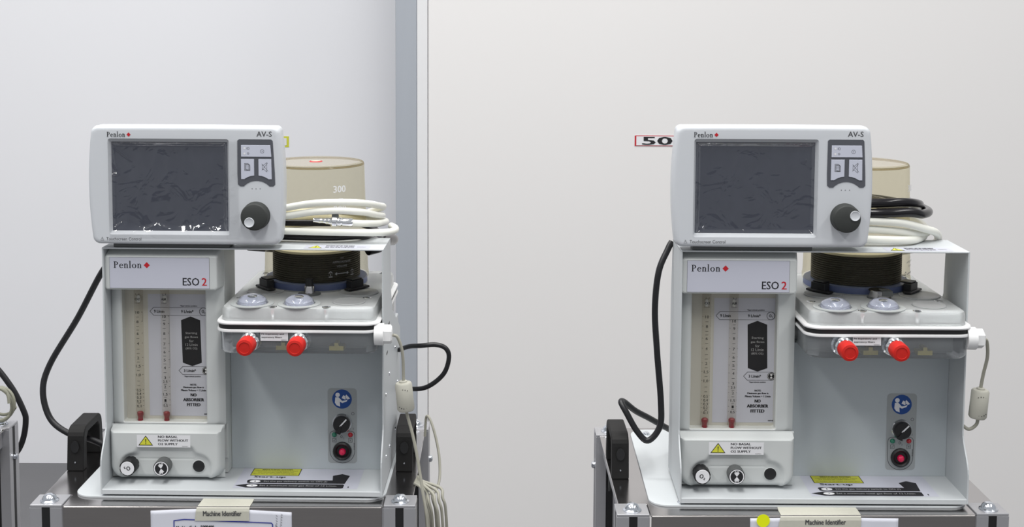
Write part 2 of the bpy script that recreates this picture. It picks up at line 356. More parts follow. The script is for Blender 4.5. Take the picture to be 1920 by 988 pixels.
def machine(loc, rz, label, var):
    t = empty('anaesthesia_machine', loc, rz); tag(t, label, 'anaesthesia machine', 'anaesthesia machines')
    MB().prism(rrect(-.262, .2215, .000, .362, .028, 6), 0, .003, M_coat, 'xy').build('base_plate', t, bevel=.0006)
    for x, y in ((-.213, .012), (.168, .013), (-.235, .335), (.20, .335)):
        MB().lathe([(.0072, 0), (.0072, .0008), (.0062, .0012), (.0058, .0028), (.003, .0045), (.0006, .0048)], M_zinc, (x, y, .003), n=20).build('screw', t)
    # tray folded from sheet, open gap below its front edge
    m = MB(); m.prism([(.0, .0062), (.0, .0130), (.001, .0140), (.110, .0140), (.110, .003), (.1085, .003), (.1085, .0124), (.0016, .0124), (.0016, .0062)], -.2153, .2153, M_coat, 'yz')
    m.box(-.2153, .2153, .045, .05, .0031, .0124, M_dark)  # dark strip standing in for the shade inside the gap
    tr = m.build('tray', t)
    D = Decal(top(.01405)); D.rect(-.016, .178, .0105, .0990, M_sheet, 1)
    D.rect(.000, .078, .066, .0985, M_ink, 2); D.rect(.0012, .0768, .0672, .0973, M_yeld, 3)
    D.text('BREATHING SYSTEM', .015, .063, .0905, .0950, M_ink, 4, bold=.0002); D.text('Check that the breathing system is fitted', .006, .072, .0845, .0885, M_ink, 4); D.text('and connect gas supply before use.', .010, .068, .0785, .0825, M_ink, 4); D.text('Set the flow for the patient and verify alarm.', .004, .074, .071, .0755, M_ink, 4)
    D.text('Start-up', .008, .058, .0545, .0645, M_ink, 2, bold=.0007)
    D.poly([(.0035, .0475), (.0005, .0450), (.0015, .0345), (.0045, .0325), (.1555, .0325), (.159, .068), (.146, .0765), (.132, .068), (.1345, .0475)], M_ink, 2)
    D.poly([(-.0145, .0215), (.004, .0125), (.153, .0125), (.1555, .0150), (.1555, .0275), (.153, .0300), (.006, .0300)], M_ink, 2)
    D.poly(ell(.0135, .0400, .0085, .0052), M_inkw, 3).poly(ell(.0125, .0212, .0085, .0052), M_inkw, 3); D.text('1', .0125, .0145, .038, .0422, M_ink, 4); D.text('2', .0112, .0140, .019, .0235, M_ink, 4)
    D.text('Set the gas delivery switch to ON (I)', .027, .127, .0365, .0435, M_inks, 3); D.text('Set a minimum total gas flow of 12 L/min', .024, .144, .0175, .0250, M_inks, 3); D.rect(.162, .164, .016, .021, M_ink, 2)
    D.build('instruction_label', tr)
    side_panel(-.2165, False, t); side_panel(.2165, True, t)
    # top shelf with a round cut-out for the canister
    cut = [(CX_+.0885*cos(a), CY_+.0885*sin(a)) for a in [radians(-40-100*k/16) for k in range(17)]]
    poly = [(-.2177, .0300), (.2177, .0300), (.2177, .135)]+[cut[0]]+cut[1:]+[(-.2177, .135)]
    poly = [(-.2177, .03), (.2177, .03), (.2177, .135)]+cut+[(-.2177, .135)]
    m = MB().prism(poly, .3842, .3864, M_coat, 'xy'); sh = m.build('top_shelf', t, bevel=.0007)
    D = Decal(top(.3865)); D.rect(.094, .195, .034, .064, M_sheet, 1); tri = [(.1, .037), (.122, .037), (.111, .060)]
    D.poly(tri, M_ink, 2); D.poly([(.1018, .0385), (.1202, .0385), (.111, .0575)], M_yel, 3); D.rect(.1104, .1116, .045, .053, M_ink, 4); D.rect(.1104, .1116, .0405, .043, M_ink, 4)
    D.text('DO NOT LIFT BY THIS SHELF', .126, .170, .052, .060, M_inkg, 2, bold=.0003); D.text('Max. load 10 kg evenly spread', .126, .170, .040, .048, M_inkg, 2, bold=.0003); D.text('500901', .175, .188, .046, .051, M_inkg, 2)
    D.build('shelf_label', sh)
    # back panel and the housing behind it
    m = MB().box(-.036, .2150, .1000, .1025, .0142, .2285, mat('shaded_panel_coat', (.47, .51, .53), .5, var=.015, scale=300, bump=.05)); m.build('back_panel', t)  # powder coat darkened, the shade of the recess is put into its colour
    m = MB().box(-.036, .2148, .1100, .286, .0035, .2285, M_coat); m.build('rear_housing', t, bevel=.002)
    # control group
    D = Decal(front(.0999)); D.rect(.1195, .1665, .0240, .1478, M_stick, 1, r=.006)
    D.disc(.1426, .1299, .0158, M_blue, 2); cx, cz = .1426, .1299
    D.disc(cx-.0070, cz+.0068, .0036, M_inkw, 3); D.poly([(cx-.0108, cz+.0028), (cx-.0055, cz+.0030), (cx+.0002, cz-.0030), (cx+.0052, cz-.0022), (cx+.0095, cz-.0000), (cx+.0075, cz-.0040), (cx+.0005, cz-.0065), (cx-.0035, cz-.0045), (cx-.0030, cz-.0125), (cx-.0085, cz-.0105), (cx-.0115, cz-.0060)], M_inkw, 3)
    D.poly([(cx-.0005, cz+.0015), (cx+.0020, cz+.0065), (cx+.0055, cz+.0050), (cx+.0070, cz+.0075), (cx+.0130, cz+.0010), (cx+.0100, cz-.0003), (cx+.0065, cz+.0010), (cx+.0052, cz-.0008)], M_inkw, 4); D.line([(cx+.0055, cz+.005), (cx+.0062, cz+.0008)], .0007, M_blue, 5)
    U = [(.1355, .0772), (.1290, .0772)]+[(.1290+.0065*cos(a), .0707+.0065*sin(a)) for a in [radians(90+15*k) for k in range(7)]]+[(.1225, .0445)]+[(.1427+.0202*cos(a), .0445+.0202*sin(a)) for a in [radians(180+15*k) for k in range(13)]]+[(.1564+.0065*cos(a), .0707+.0065*sin(a)) for a in [radians(15*k) for k in range(7)]]+[(.1500, .0772)]
    D.line(U, .0008, M_inkg, 2); D.text('O', .1397, .1430, .0655, .0702, M_inkg, 2, bold=.0001); D.text('2', .1440, .1458, .0638, .0665, M_inkg, 2)
    for q in (.1298, .1556):
        D.line([(q-.0030, .0588), (q+.0030, .0588), (q+.0030, .0648), (q-.0030, .0648)], .0006, M_inkg, 2, True)
    D.line([(.1280, .0620), (.1293, .0602), (.1318, .0640)], .0006, M_inkg, 2); D.line([(.1541, .0603), (.1571, .0633)], .0006, M_inkg, 2); D.line([(.1541, .0633), (.1571, .0603)], .0006, M_inkg, 3)
    D.ring(.1600, .1060, .0022, .0006, M_inkg, 2); D.rect(.1602, .1608, .0795, .0830, M_inkg, 2); D.text('5009403', .1609, .1625, .046, .058, M_inkg, 2, rot=0)
    D.build('control_label', t)
    m = MB().lathe([(.0158, 0), (.0160, .003), (.0148, .0045)], M_chrome, (.1427, .0998, .0908), (0, -1, 0)).lathe([(.0136, .004), (.0136, .010), (.0128, .0125)], M_black, (.1427, .0998, .0908), (0, -1, 0), 28)
    m.prism([(.1427+.0152*cos(a), .0908+.0152*sin(a)) for a in [radians(229+k*12) for k in range(4)]]+[(.1427, .0908)], .0855, .0945, M_black)
    sw = m.build('rotary_switch', t); a = radians(48 if var == 'L' else 45)
    MB().prism([(.1427+cos(a)*u-sin(a)*v, .0908+sin(a)*u+cos(a)*v) for u, v in ((-.0030, -.0010), (.0125, -.0010), (.0125, .0010), (-.0030, .0010))], .0862, .0875, M_inkw).build('pointer_line', sw)
    for x, mm, nm in ((.1299, M_grnled, 'green'), (.1558, M_redled, 'red')):
        o = MB().lathe([(.0040, 0), (.0038, .001), (.0030, .0024), (.0014, .0032), (.0003, .0034)], mm, (x, .0997, .0710), (0, -1, 0), 18).build('indicator_light', t); o['label'] = nm+' round indicator light'
    m = MB().lathe([(.0150, 0), (.0148, .004), (.0125, .0058), (.0110, .0050), (.0090, .0012)], M_black, (.1427, .0997, .0445), (0, -1, 0), cap1=True); pb = m.build('push_button', t)
    MB().lathe([(.0056, 0), (.0054, .0035), (.0040, .0054), (.0018, .0062), (.0003, .0064)], M_redlens, (.1430, .0985, .0435), (0, -1, 0), 20).build('red_lens', pb)
    # flowmeter column
    X0, X1 = -.2150, -.0365; m = MB()
    m.box(X0, X1, .076, .1395, .0155, .3838, M_house); WX0, WX1, WZ0, WZ1 = -.1965, -.0650, .1035, .3180
    outer = rrect(X0, X1, .094, .383, .006, 5, 4); mid = rrect(X0, X1, .094, .383, .008, 5, 4); A = rrect(X0+.008, X1-.008, .0975, .379, .008, 5, 4); A2 = rrect(X0+.0125, X1-.0125, .0995, .376, .009, 5, 4)
    B = rrect(WX0-.002, WX1+.002, WZ0-.002, .3300, .004, 5, 4); Bi = rrect(WX0, WX1, WZ0, .3290, .003, 5, 4)
    m.loft([[(x, .0762, z) for x, z in outer], [(x, .0640, z) for x, z in mid], [(x, .0572, z) for x, z in A], [(x, .0560, z) for x, z in A2], [(x, .0560, z) for x, z in B], [(x, .0580, z) for x, z in Bi], [(x, .0745, z) for x, z in Bi]], M_house, cap0=False, cap1=False, smooth=False)
    # lower bulge as a relief surface
    NX, NZ = 76, 48; z0, z1 = .0160, .1010
    def sst(a, b, x): x = max(0, min(1, (x-a)/(b-a))); return x*x*(3-2*x)
    def sdr(x, z, cx, cz, hx, hz, r):
        qx, qz = abs(x-cx)-hx+r, abs(z-cz)-hz+r; return sqrt(max(qx, 0)**2+max(qz, 0)**2)+min(max(qx, qz), 0)-r
    mcx = (X0+X1)/2; grid = []
    for j in range(NZ+1):
        z = z0+(z1-z0)*j/NZ
        for i in range(NX+1):
            x = X0+(X1-X0)*i/NX
            do = sdr(x, z, mcx, .0160+.055, (X1-X0)/2, .055, .024); edge = max(0, min(1, -do/.009)); ed = .020*(1-sqrt(max(0, 1-(1-edge)**2)))
            d1 = sdr(x, z, mcx, .034, .0700, .0235, .020); d2 = sdr(x, z, mcx, .045, .0430, .0245, .006)
            k = .010; h = max(0, min(1, .5+.5*(d2-d1)/k)); dd = d2*(1-h)+d1*h-k*h*(1-h)
            rec = .0055*(1-sst(-.0030, .0040, dd)); slope = .020*sst(.0925, .1000, z); 
            gro = .0008*(1-sst(.0004, .0010, abs(sdr(x, z, mcx+.0005, .0560, .0470, .0058, .0030))))
            grid.append((x, min(.0740, .0335+max(ed, slope)+rec+gro), z))
    vs = grid; fs = [(j*(NX+1)+i, j*(NX+1)+i+1, (j+1)*(NX+1)+i+1, (j+1)*(NX+1)+i) for j in range(NZ) for i in range(NX)]
    m.add(vs, fs, M_house, True)
    # cut the two bottom corners back: skirt of the relief
    m.box(X0+.0008, X1-.0008, .0735, .0765, .0402, .0960, M_house)
    fh = m.build('flowmeter_housing', t)
    # header
    m = MB(); hx0, hx1, hz0, hz1 = -.2160, -.0405, .3190, .3735
    m.loft([[(x, y, z) for x, z in rrect(a, b, c, d_, r, 4)] for y, a, b, c, d_, r in ((.0755, -.2160, -.0370, .3190, .3835, .004), (.060, -.2160, -.0370, .3185, .3830, .004), (.0385, hx0, hx1, hz0, hz1, .0045), (.0358, hx0+.0010, hx1-.0010, hz0+.001, hz1-.001, .0040), (.0350, hx0+.0028, hx1-.0028, hz0+.0028, hz1-.0028, .003))], M_house, smooth=False)
    hd = m.build('flowmeter_header', t)
    D = Decal(front(.0349)); D.rect(-.2078, -.0524, .3218, .3706, M_inkg, .6); D.rect(-.2074, -.0528, .3222, .3702, M_plate, 1.6)
    D.penlon(-.2012, -.1568, .3538, .3640, M_ink, 2.6).penlon(-.2009, -.1565, .3538, .3640, M_ink, 3.4); D.diamond(-.1496, .3583, .0048, M_inkr, 3); D.text('ESO', -.0940, -.0686, .3268, .3388, M_ink, 3, bold=.0002); D.text('2', -.0643, -.0568, .3268, .3388, M_inkr, 3, bold=.0003)
    D.build('name_plate', hd)
    # window backing and printed sheet
    m = MB().box(WX0, WX1, .0725, .0745, WZ0, .3285, M_backing); m.build('window_backing', fh)
    def X(px): return -.1975+.000841*(px-228)+.0010
    def Z(py): return .3122-.000857*(py-545)
    D = Decal(front(.0724)); D.rect(-.1600, -.0655, .1085, .3050, M_sheet, 1)
    a, b, c, e = X(275), X(383), Z(593.4), Z(578.5); D.line([(a, (c+e)/2), (a+.006, c), (b-.006, c)]+[(b-.0063+.0063*cos(q), (c+e)/2+.0063*sin(q)) for q in [radians(-90+20*k) for k in range(10)]]+[(b-.006, e), (a+.006, e)], .0007, M_ink, 2, True)
    D.ring(X(376), (c+e)/2, .0062, .0007, M_ink, 3); D.text('O', X(373), X(377), Z(588.5), Z(583), M_ink, 3, bold=.0002); D.text('2', X(377.8), X(379.6), Z(590), Z(586.5), M_ink, 3, bold=.0001)
    D.text('9 L/min', X(283), X(302), Z(588.6), Z(583), M_ink, 3, bold=.0002); D.text('9 L/min*', X(334), X(357), Z(588.6), Z(583), M_ink, 3, bold=.0002); D.text('*Approximate position', X(332), X(364), Z(577), Z(574), M_ink, 3, bold=.0001)
    D.poly([(X(333.5), Z(602)), (X(335.5), Z(682)), (X(353.5), Z(688.5)), (X(371.5), Z(682)), (X(369.5), Z(602)), (X(351.5), Z(595))], M_ink, 2)
    for s, w1, py in (('Starting', 22, 626.5), ('gas flows', 25, 634), ('for', 8, 641), ('12 L/min', 23, 648), ('(80% O2)', 22, 655.5)): D.text(s, X(352.5-w1/2), X(352.5+w1/2), Z(py+2.6), Z(py-2.4), M_inks, 3)
    a, b, c, e = X(328), X(386.5), Z(704.5), Z(689.5); D.line([(a, (c+e)/2), (a+.006, c), (b-.006, c)]+[(b-.0063+.0063*cos(q), (c+e)/2+.0063*sin(q)) for q in [radians(-90+20*k) for k in range(10)]]+[(b-.006, e), (a+.006, e)], .0007, M_ink, 2, True)
    def air(D, cx, cz, r, rot, lay):
        D.disc(cx, cz, r, M_ink, lay); D.ring(cx, cz, r*.84, r*.07, M_inkw, lay+1)
        for s_ in (0, pi):
            D.poly([(cx, cz)]+[(cx+r*.56*cos(rot+s_+q), cz+r*.56*sin(rot+s_+q)) for q in [radians(52+k*9.5) for k in range(9)]], M_inkw, lay+1)
    air(D, X(379), (c+e)/2, .0062, 0, 3)
    D.text('3 L/min*', X(337.5), X(360), Z(699.7), Z(694), M_ink, 3, bold=.0002); D.text('*Approximate position', X(338), X(369), Z(709.5), Z(706.5), M_ink, 3, bold=.0001)
    for s, w1, py, h, bo in (('NOTE:', 12, 723.5, 3.4, .0002), ('Minimum gas flow is', 39, 728.8, 3.6, .0002), ('Minute Volume = 1 L/min', 47, 734, 3.6, .0002), ('NO', 10.5, 742.8, 5.8, .0004), ('ABSORBER', 39, 752, 5.8, .0004), ('FITTED', 25, 761.3, 5.8, .0004)): D.text(s, X(355-w1/2), X(355+w1/2), Z(py+h/2), Z(py-h/2), M_ink, 3, bold=bo)
    D.text('5009402 B', X(374.5), X(389), Z(780.3), Z(777.8), M_ink, 3, bold=.0001); D.build('instruction_sheet', fh)
    # tubes
    sc1 = [('10', 584.5), ('8', 602), ('6', 624), ('4', 642.5), ('2', 669.5), ('1.5', 685), ('1.0', 701.5), ('0.5', 730), ('0.4', 737), ('0.3', 744), ('0.2', 751), ('0.1', 760)]
    sc2 = [('10', 592), ('9', 605.5), ('8', 623.5), ('7', 643), ('6', 658), ('5', 673), ('4', 687.5), ('3', 706), ('2.5', 713.5), ('2', 723.5), ('1.5', 737.5), ('1', 749), ('0.5', 758.5)]
    for tx, sc, gas in ((-.1727, sc1, 'O2'), (-.1308, sc2, 'AIR')):
        tb = MB().lathe([(.0069, 0), (.0069, .2100)], M_tube, (tx, .0650, .1060), n=24, cap0=False, cap1=False).build('flow_tube', t); tb['label'] = ('left' if gas == 'O2' else 'right')+' glass flow tube with printed '+('oxygen' if gas == 'O2' else 'air')+' scale'
        st = MB().lathe([(.0035, -.001), (.0048, .0015), (.0043, .006), (.0040, .010), (.0052, .0145), (.0052, .018), (.0035, .0195)], M_dred, (tx, .0635, .0985), n=6, smooth=False).build('red_stopper', tb)
        MB().lathe([(.0020, 0), (.0030, .003), (.0026, .0095), (.0010, .012)], M_innerw, (tx, .065, .293), n=16).build('float', tb)
        D = Decal(lambda u, v, h, tx=tx: (tx+(.0071+h)*sin((u-tx)/.0071), .0650-(.0071+h)*cos((u-tx)/.0071), v))
        D.text(gas, tx-.0040, tx+.0040, Z(562), Z(557.5), M_ink, 1, bold=.0002); D.line([(tx-.002, Z(549)), (tx-.002, Z(552)), (tx+.003, Z(552)), (tx+.003, Z(549))], .0005, M_ink, 1); D.text('L/min', tx-.0045, tx+.0040, Z(567.8), Z(565.6), M_ink, 1)
        for s, py in sc:
            wd = .0013*len(s.replace('.', ''))+.0006*('.' in s)+.0002; D.text(s, tx-wd, tx+wd, Z(py+2.5), Z(py-2.5), M_ink, 1, bold=.0001)
            D.rect(tx+.0062, tx+.0084, Z(py)-.0003, Z(py)+.0003, M_ink, 1); D.rect(tx-.0078, tx-.0062, Z(py)-.0003, Z(py)+.0003, M_ink, 1)
        for (s1, p1), (s2, p2) in zip(sc, sc[1:]):
            if p2-p1 > 8:
                for q in ([.5] if p2-p1 < 22 else [.4, .7]): D.rect(tx-.0022, tx+.0022, Z(p1+(p2-p1)*q)-.0003, Z(p1+(p2-p1)*q)+.0003, M_ink, 1)
        D.rect(tx+.0083, tx+.0087, Z(sc[0][1]), Z(sc[0][1]+(18 if gas == 'O2' else 93)), M_ink, 1.5); D.build('scale_print', tb)
    MB().box(WX0+.0001, WX1-.0001, .0562, .0567, WZ0+.0001, .3275, M_window).build('window_pane', fh)
    # warning label, knobs, plug
    D = Decal(front(.0334)); D.rect(-.1700, -.0860, .0700, .0897, M_inkw, 1); D.poly([(-.1678, .0725), (-.1445, .0725), (-.1560, .0885)], M_ink, 2); D.poly([(-.1657, .0738), (-.1466, .0738), (-.1560, .0867)], M_yel, 3)
    D.poly([(-.1568, .0830), (-.1552, .0830), (-.1556, .0773), (-.1564, .0773)], M_ink, 4); D.disc(-.1560, .0757, .0008, M_ink, 4, 12)
    for s, x1, zc in (('NO BASAL', -.1060, .0868), ('FLOW WITHOUT', -.0895, .0810), ('O2 SUPPLY', -.1060, .0752)): D.text(s, -.1365, x1, zc-.0018, zc+.0018, M_ink, 2, bold=.0002)
    D.text('5009401', -.0990, -.0900, .0711, .0722, M_ink, 2); D.build('warning_label', fh)
    a1 = radians(200 if var == 'L' else -15)
    m = MB(); fl = [[((.0128 if k % 4 else .0118)*cos(2*pi*k/32), (.0128 if k % 4 else .0118)*sin(2*pi*k/32)) for k in range(32)]][0]
    m.loft([[(-.1812+x*q, y, .0408+z*q) for x, z in fl] for y, q in ((.040, 1), (.0195, 1), (.0180, .93))], M_black, smooth=False)
    m.lathe([(.0108, 0), (.0104, .0007)], M_inkw, (-.1812, .0180, .0408), (0, -1, 0), 32)
    kn = m.build('flow_knob', t); kn['label'] = 'fluted black knob with white oxygen disc'
    D = Decal(front(.0172)); cx, cz = -.1812, .0408
    def rt(x, z): return (cx+x*cos(a1)-z*sin(a1), cz+x*sin(a1)+z*cos(a1))
    q = rt(-.0018, .0004); D.text('O', q[0]-.0028, q[0]+.0028, q[1]-.0033, q[1]+.0033, M_ink, 1, rot=a1, bold=.0003); q = rt(.0032, -.0024); D.text('2', q[0]-.0013, q[0]+.0013, q[1]-.0017, q[1]+.0017, M_ink, 1, rot=a1, bold=.0002); D.build('gas_symbol', kn)
    m = MB(); m.lathe([(.0124, 0), (.0128, .004), (.0128, .0185), (.0120, .0205)], M_dark, (-.1288, .040, .0405), (0, -1, 0), 32); kn = m.build('flow_knob', t); kn['label'] = 'smooth dark knob with black and white air disc'
    D = Decal(front(.0194)); a2 = radians(8 if var == 'L' else 0); air(D, -.1288, .0405, .0120, a2, 1)
    D.ring(-.1288, .0405, .0108, .0010, M_inkw, 2.5)
    D.text('AIR', -.1325, -.1252, .0466, .0492, M_inkw, 3, rot=a2, bold=.0001); D.text('AIR', -.1325, -.1252, .0318, .0344, M_inkw, 3, rot=a2+pi, bold=.0001); D.build('gas_symbol', kn)
    MB().lathe([(.0106, 0), (.0106, .0012), (.0094, .0018), (.0092, .0008)], M_house, (-.0745, .0395, .0385), (0, -1, 0)).lathe([(.0092, .0009), (.0088, .0030), (.0060, .0036)], M_black, (-.0745, .0395, .0385), (0, -1, 0)).build('blanking_plug', t)
    return t

# ---------------------------------------------------------------- monitor
def monitor(loc, rz, label, var):
    t = empty('ventilator_monitor', loc, rz); tag(t, label, 'monitor', 'ventilator monitors')
    # local origin: below the middle of the case, on the shelf top; face plane y = -.065
    ox, oz = .0850, -.3865                                          # machine coordinates -> monitor coordinates
    def gx(x): return x+ox
    def gz(z): return z+oz
    Y = 0.0; X0, X1, Z0, Z1 = gx(-.2275), gx(.0600), gz(.3935), gz(.5760)
    def ring(i, y, r=.008, bx=.0062): return [(x, y, z) for x, z in rrect(X0+i, X1-i, Z0+i, Z1-i, max(.002, r-i*.6), 6, 10, bx*(1 if i < .01 else 1), .0006)]
    op = [(x, .0004, z) for x, z in rrect(gx(-.2020), gx(-.0165), gz(.4085), gz(.5565), .004, 6, 10)]
    op1 = [(x, .0022, z) for x, z in rrect(gx(-.2010), gx(-.0175), gz(.4095), gz(.5555), .003, 6, 10)]
    op2 = [(x, .0075, z) for x, z in rrect(gx(-.1985), gx(-.0203), gz(.4137), gz(.5510), .0008, 6, 10)]
    m = MB(); m.loft([ring(.016, .048), ring(.010, .0485), ring(.004, .045), ring(.0008, .034), ring(.0005, .014), ring(0, .0085, .010), ring(.0006, .0042, .010), ring(.0022, .0014, .010), ring(.0046, .0002, .010), ring(.0075, 0, .010), op, op1, op2], M_case, cap1=False, smooth=True)
    cs = m.build('case', t)
    MB().box(gx(-.1990), gx(-.0200), .0074, .0090, gz(.4130), gz(.5515), M_screen).build('screen', t)
    # protective film, creased
    fx1 = -.0020 if var == 'L' else -.0170; fz0 = .4030 if var == 'L' else .4100; nx, nz = 170, 130; vs = []; rnd = 3.1 if var == 'L' else 9.7
    CRE = [(-.198, .526, -.188, .504, .0022), (-.198, .500, -.186, .503, .0022), (-.199, .415, -.182, .428, .0018), (-.150, .416, -.128, .424, .0018), (-.128, .424, -.108, .416, .0018), (-.072, .416, -.052, .426, .002), (-.052, .426, -.038, .415, .002), (-.030, .478, -.010, .484, .0012), (-.016, .492, -.008, .528, .0012), (-.034, .432, -.006, .442, .0012), (-.032, .430, -.012, .408, .0014), (-.196, .545, -.165, .520, .0012)] if var == 'L' else [(-.199, .412, -.190, .435, .0016), (-.193, .420, -.183, .424, .0024), (-.04, .520, -.034, .527, .0014)]
    for j in range(nz+1):
        for i in range(nx+1):
            u, v = i/nx, j/nz; x = gx(-.2015+(fx1+.2015)*u); z = gz(fz0+(.5560-fz0)*v)
            inside = x < gx(-.0205); ed = min(u, 1-u, v, 1-v)*8; ed = min(1, ed)
            nn = noise.noise(Vector((x*16+rnd, z*16, 0)))*.0012+abs(noise.noise(Vector((x*45+rnd, z*22, 3))))*.0010
            amp = 1 if var == 'L' else .25
            y = (.0050 if inside else -.0012)+nn*ed*amp if inside else -.0010-abs(nn)*amp
            if inside:
                q = min(1, (gx(-.0205)-x)/.006); q2 = min(1, max(0, (z-gz(.4125))/((.0120+.010*noise.noise(Vector((x*38, rnd, 0)))) if var == 'L' else .0075))); q3 = min(1, max(0, (gz(.551)-z)/.006)); q4 = min(1, (x-gx(-.1985))/.006)
                q = max(0, min(q, q2, q3, q4)); y = -.0008*(1-q)+min(.0068, y)*q
            for (ax_, az_, bx_, bz_, hh) in CRE:
                ax, az, bx, bz = gx(ax_), gz(az_), gx(bx_), gz(bz_); L2 = (bx-ax)**2+(bz-az)**2; tt = max(0, min(1, ((x-ax)*(bx-ax)+(z-az)*(bz-az))/L2))
                dd = sqrt((x-ax-tt*(bx-ax))**2+(z-az-tt*(bz-az))**2); y -= hh*max(0, 1-dd/.0030)*(1-abs(2*tt-1)**3)
            vs.append((x, y, z))
    fs = [(j*(nx+1)+i, j*(nx+1)+i+1, (j+1)*(nx+1)+i+1, (j+1)*(nx+1)+i) for j in range(nz) for i in range(nx)]
    MB().add(vs, fs, M_film, True).build('protective_film', t)
    # prints
    D = Decal(front(-.0001)); D.penlon(gx(-.2028), gx(-.1742), gz(.5590), gz(.5668), M_ink, 1).penlon(gx(-.2026), gx(-.1740), gz(.5590), gz(.5668), M_ink, 2); D.diamond(gx(-.1694), gz(.5627), .0032, M_inkr, 1); D.text('AV-S', gx(.0262), gx(.0493), gz(.5607), gz(.5687), M_inkg, 1, bold=.0001)
    D.text('Touchscreen Control', gx(-.2067), gx(-.1530), gz(.3995), gz(.4042), M_inkg, 1); D.line([(gx(-.2155), gz(.3995)), (gx(-.2105), gz(.3995)), (gx(-.2130), gz(.4045))], .0003, M_inkg, 1, True); D.rect(gx(-.2132), gx(-.2128), gz(.4008), gz(.403), M_inkg, 1)
    for x in (.0185, .0245, .0308): D.disc(gx(x), gz(.4808), .0006, M_ink, 1, 10)
    D.build('front_print', t)
    K = [(.0005, .4846), (.0065, .4846)]+[(.0255+.0195*s_, .4850+.0082*(1-abs(s_)**2.2)) for s_ in [-.95+.19*k for k in range(11)]]+[(.0450, .4846), (.0512, .4846), (.0540, .4875), (.0535, .5050), (.0508, .5540), (.0485, .5567), (-.0008, .5567), (-.0033, .5545), (-.0036, .5050), (-.0030, .4875)]
    K = [(gx(a), gz(b)) for a, b in K]
    D = Decal(front(-.0001)); kp = MB().prism(K, -.0007, .0003, M_grey).build('keypad', t, bevel=.0003)
    def keyp(pts, nm):
        return MB().prism([(gx(a), gz(b)) for a, b in pts], -.0016, -.0005, M_key).build(nm, kp, bevel=.0004)
    keyp([(.0024, .5300), (.0486, .5300), (.0472, .5478), (.0024, .5478)], 'key'); cv = lambda s_: .4948+.0050*(1-(abs(s_))**2.0)
    keyp([(.0021, .4955), (.0068, .4955), (.0120, .4985), (.0170, .5003), (.0221, .5010), (.0221, .5265), (.0021, .5265)], 'key')
    keyp([(.0490, .4955), (.0442, .4955), (.0390, .4985), (.0340, .5003), (.0288, .5010), (.0288, .5265), (.0484, .5265)], 'key')
    D = Decal(front(-.0017))
    for x, z in ((.0078, .5432), (.0078, .5350)): D.disc(gx(x), gz(z), .0016, M_inkw, 1, 14)
    D.ring(gx(.0135), gz(.5430), .0016, .0004, M_inkg, 1); D.rect(gx(.0112), gx(.0115), gz(.5415), gz(.5445), M_inkg, 1); D.ring(gx(.0133), gz(.5352), .0013, .0004, M_inkg, 1); D.ring(gx(.0348), gz(.5385), .0027, .0004, M_inkg, 1); D.disc(gx(.0348), gz(.5385), .0006, M_inkg, 1, 10)
    for k in range(3):
        dx, dz = .0009*k, .0009*k; D.line([(gx(.0075+dx), gz(.5088+dz)), (gx(.0143+dx), gz(.5088-.0000)), (gx(.0143+dx), gz(.5170+.0018-dz)), (gx(.0125+dx), gz(.5200-dz)), (gx(.0075+dx), gz(.5200-dz))], .00035, M_inkg, 1+k*.3, True)
    for k in range(4): D.rect(gx(.0092), gx(.0150), gz(.5105+.0022*k), gz(.5108+.0022*k), M_inkg, 2)
    D.line([(gx(.0345), gz(.5110)), (gx(.0345), gz(.5175)), (gx(.0370), gz(.5175)), (gx(.0415), gz(.5215)), (gx(.0415), gz(.5070)), (gx(.0370), gz(.5110))], .0004, M_inkg, 1, True)
    D.line([(gx(.0340), gz(.5095)), (gx(.0430), gz(.5210))], .0004, M_inkg, 1.3); D.line([(gx(.0340), gz(.5195)), (gx(.0435), gz(.5080))], .0004, M_inkg, 1.6)
    D.build('key_symbols', kp)
    kx, kz = gx(.0243), gz(.4395)
    kn = MB().lathe([(.0216, 0), (.0216, .0012), (.0210, .0020), (.0208, .0150), (.0200, .0168), (.0186, .0176), (.004, .0180)], M_knob, (kx, 0, kz), (0, -1, 0), 56).build('rotary_knob', t)
    dx, dz = (-.0070, -.0080) if var == 'L' else (.0112, .0052)
    MB().lathe([(.0076, 0), (.0076, .0012), (.0070, .0015), (.0064, .0011), (.0045, .0005), (.0020, .0003), (.0003, .0002)], M_case, (kx+dx, -.0180, kz+dz), (0, -1, 0), 32).build('finger_dimple', kn)
    MB().box(gx(-.200), gx(-.020), .012, .044, .0002, gz(.3965), M_dark).build('mount', t, bevel=.001)
    return t

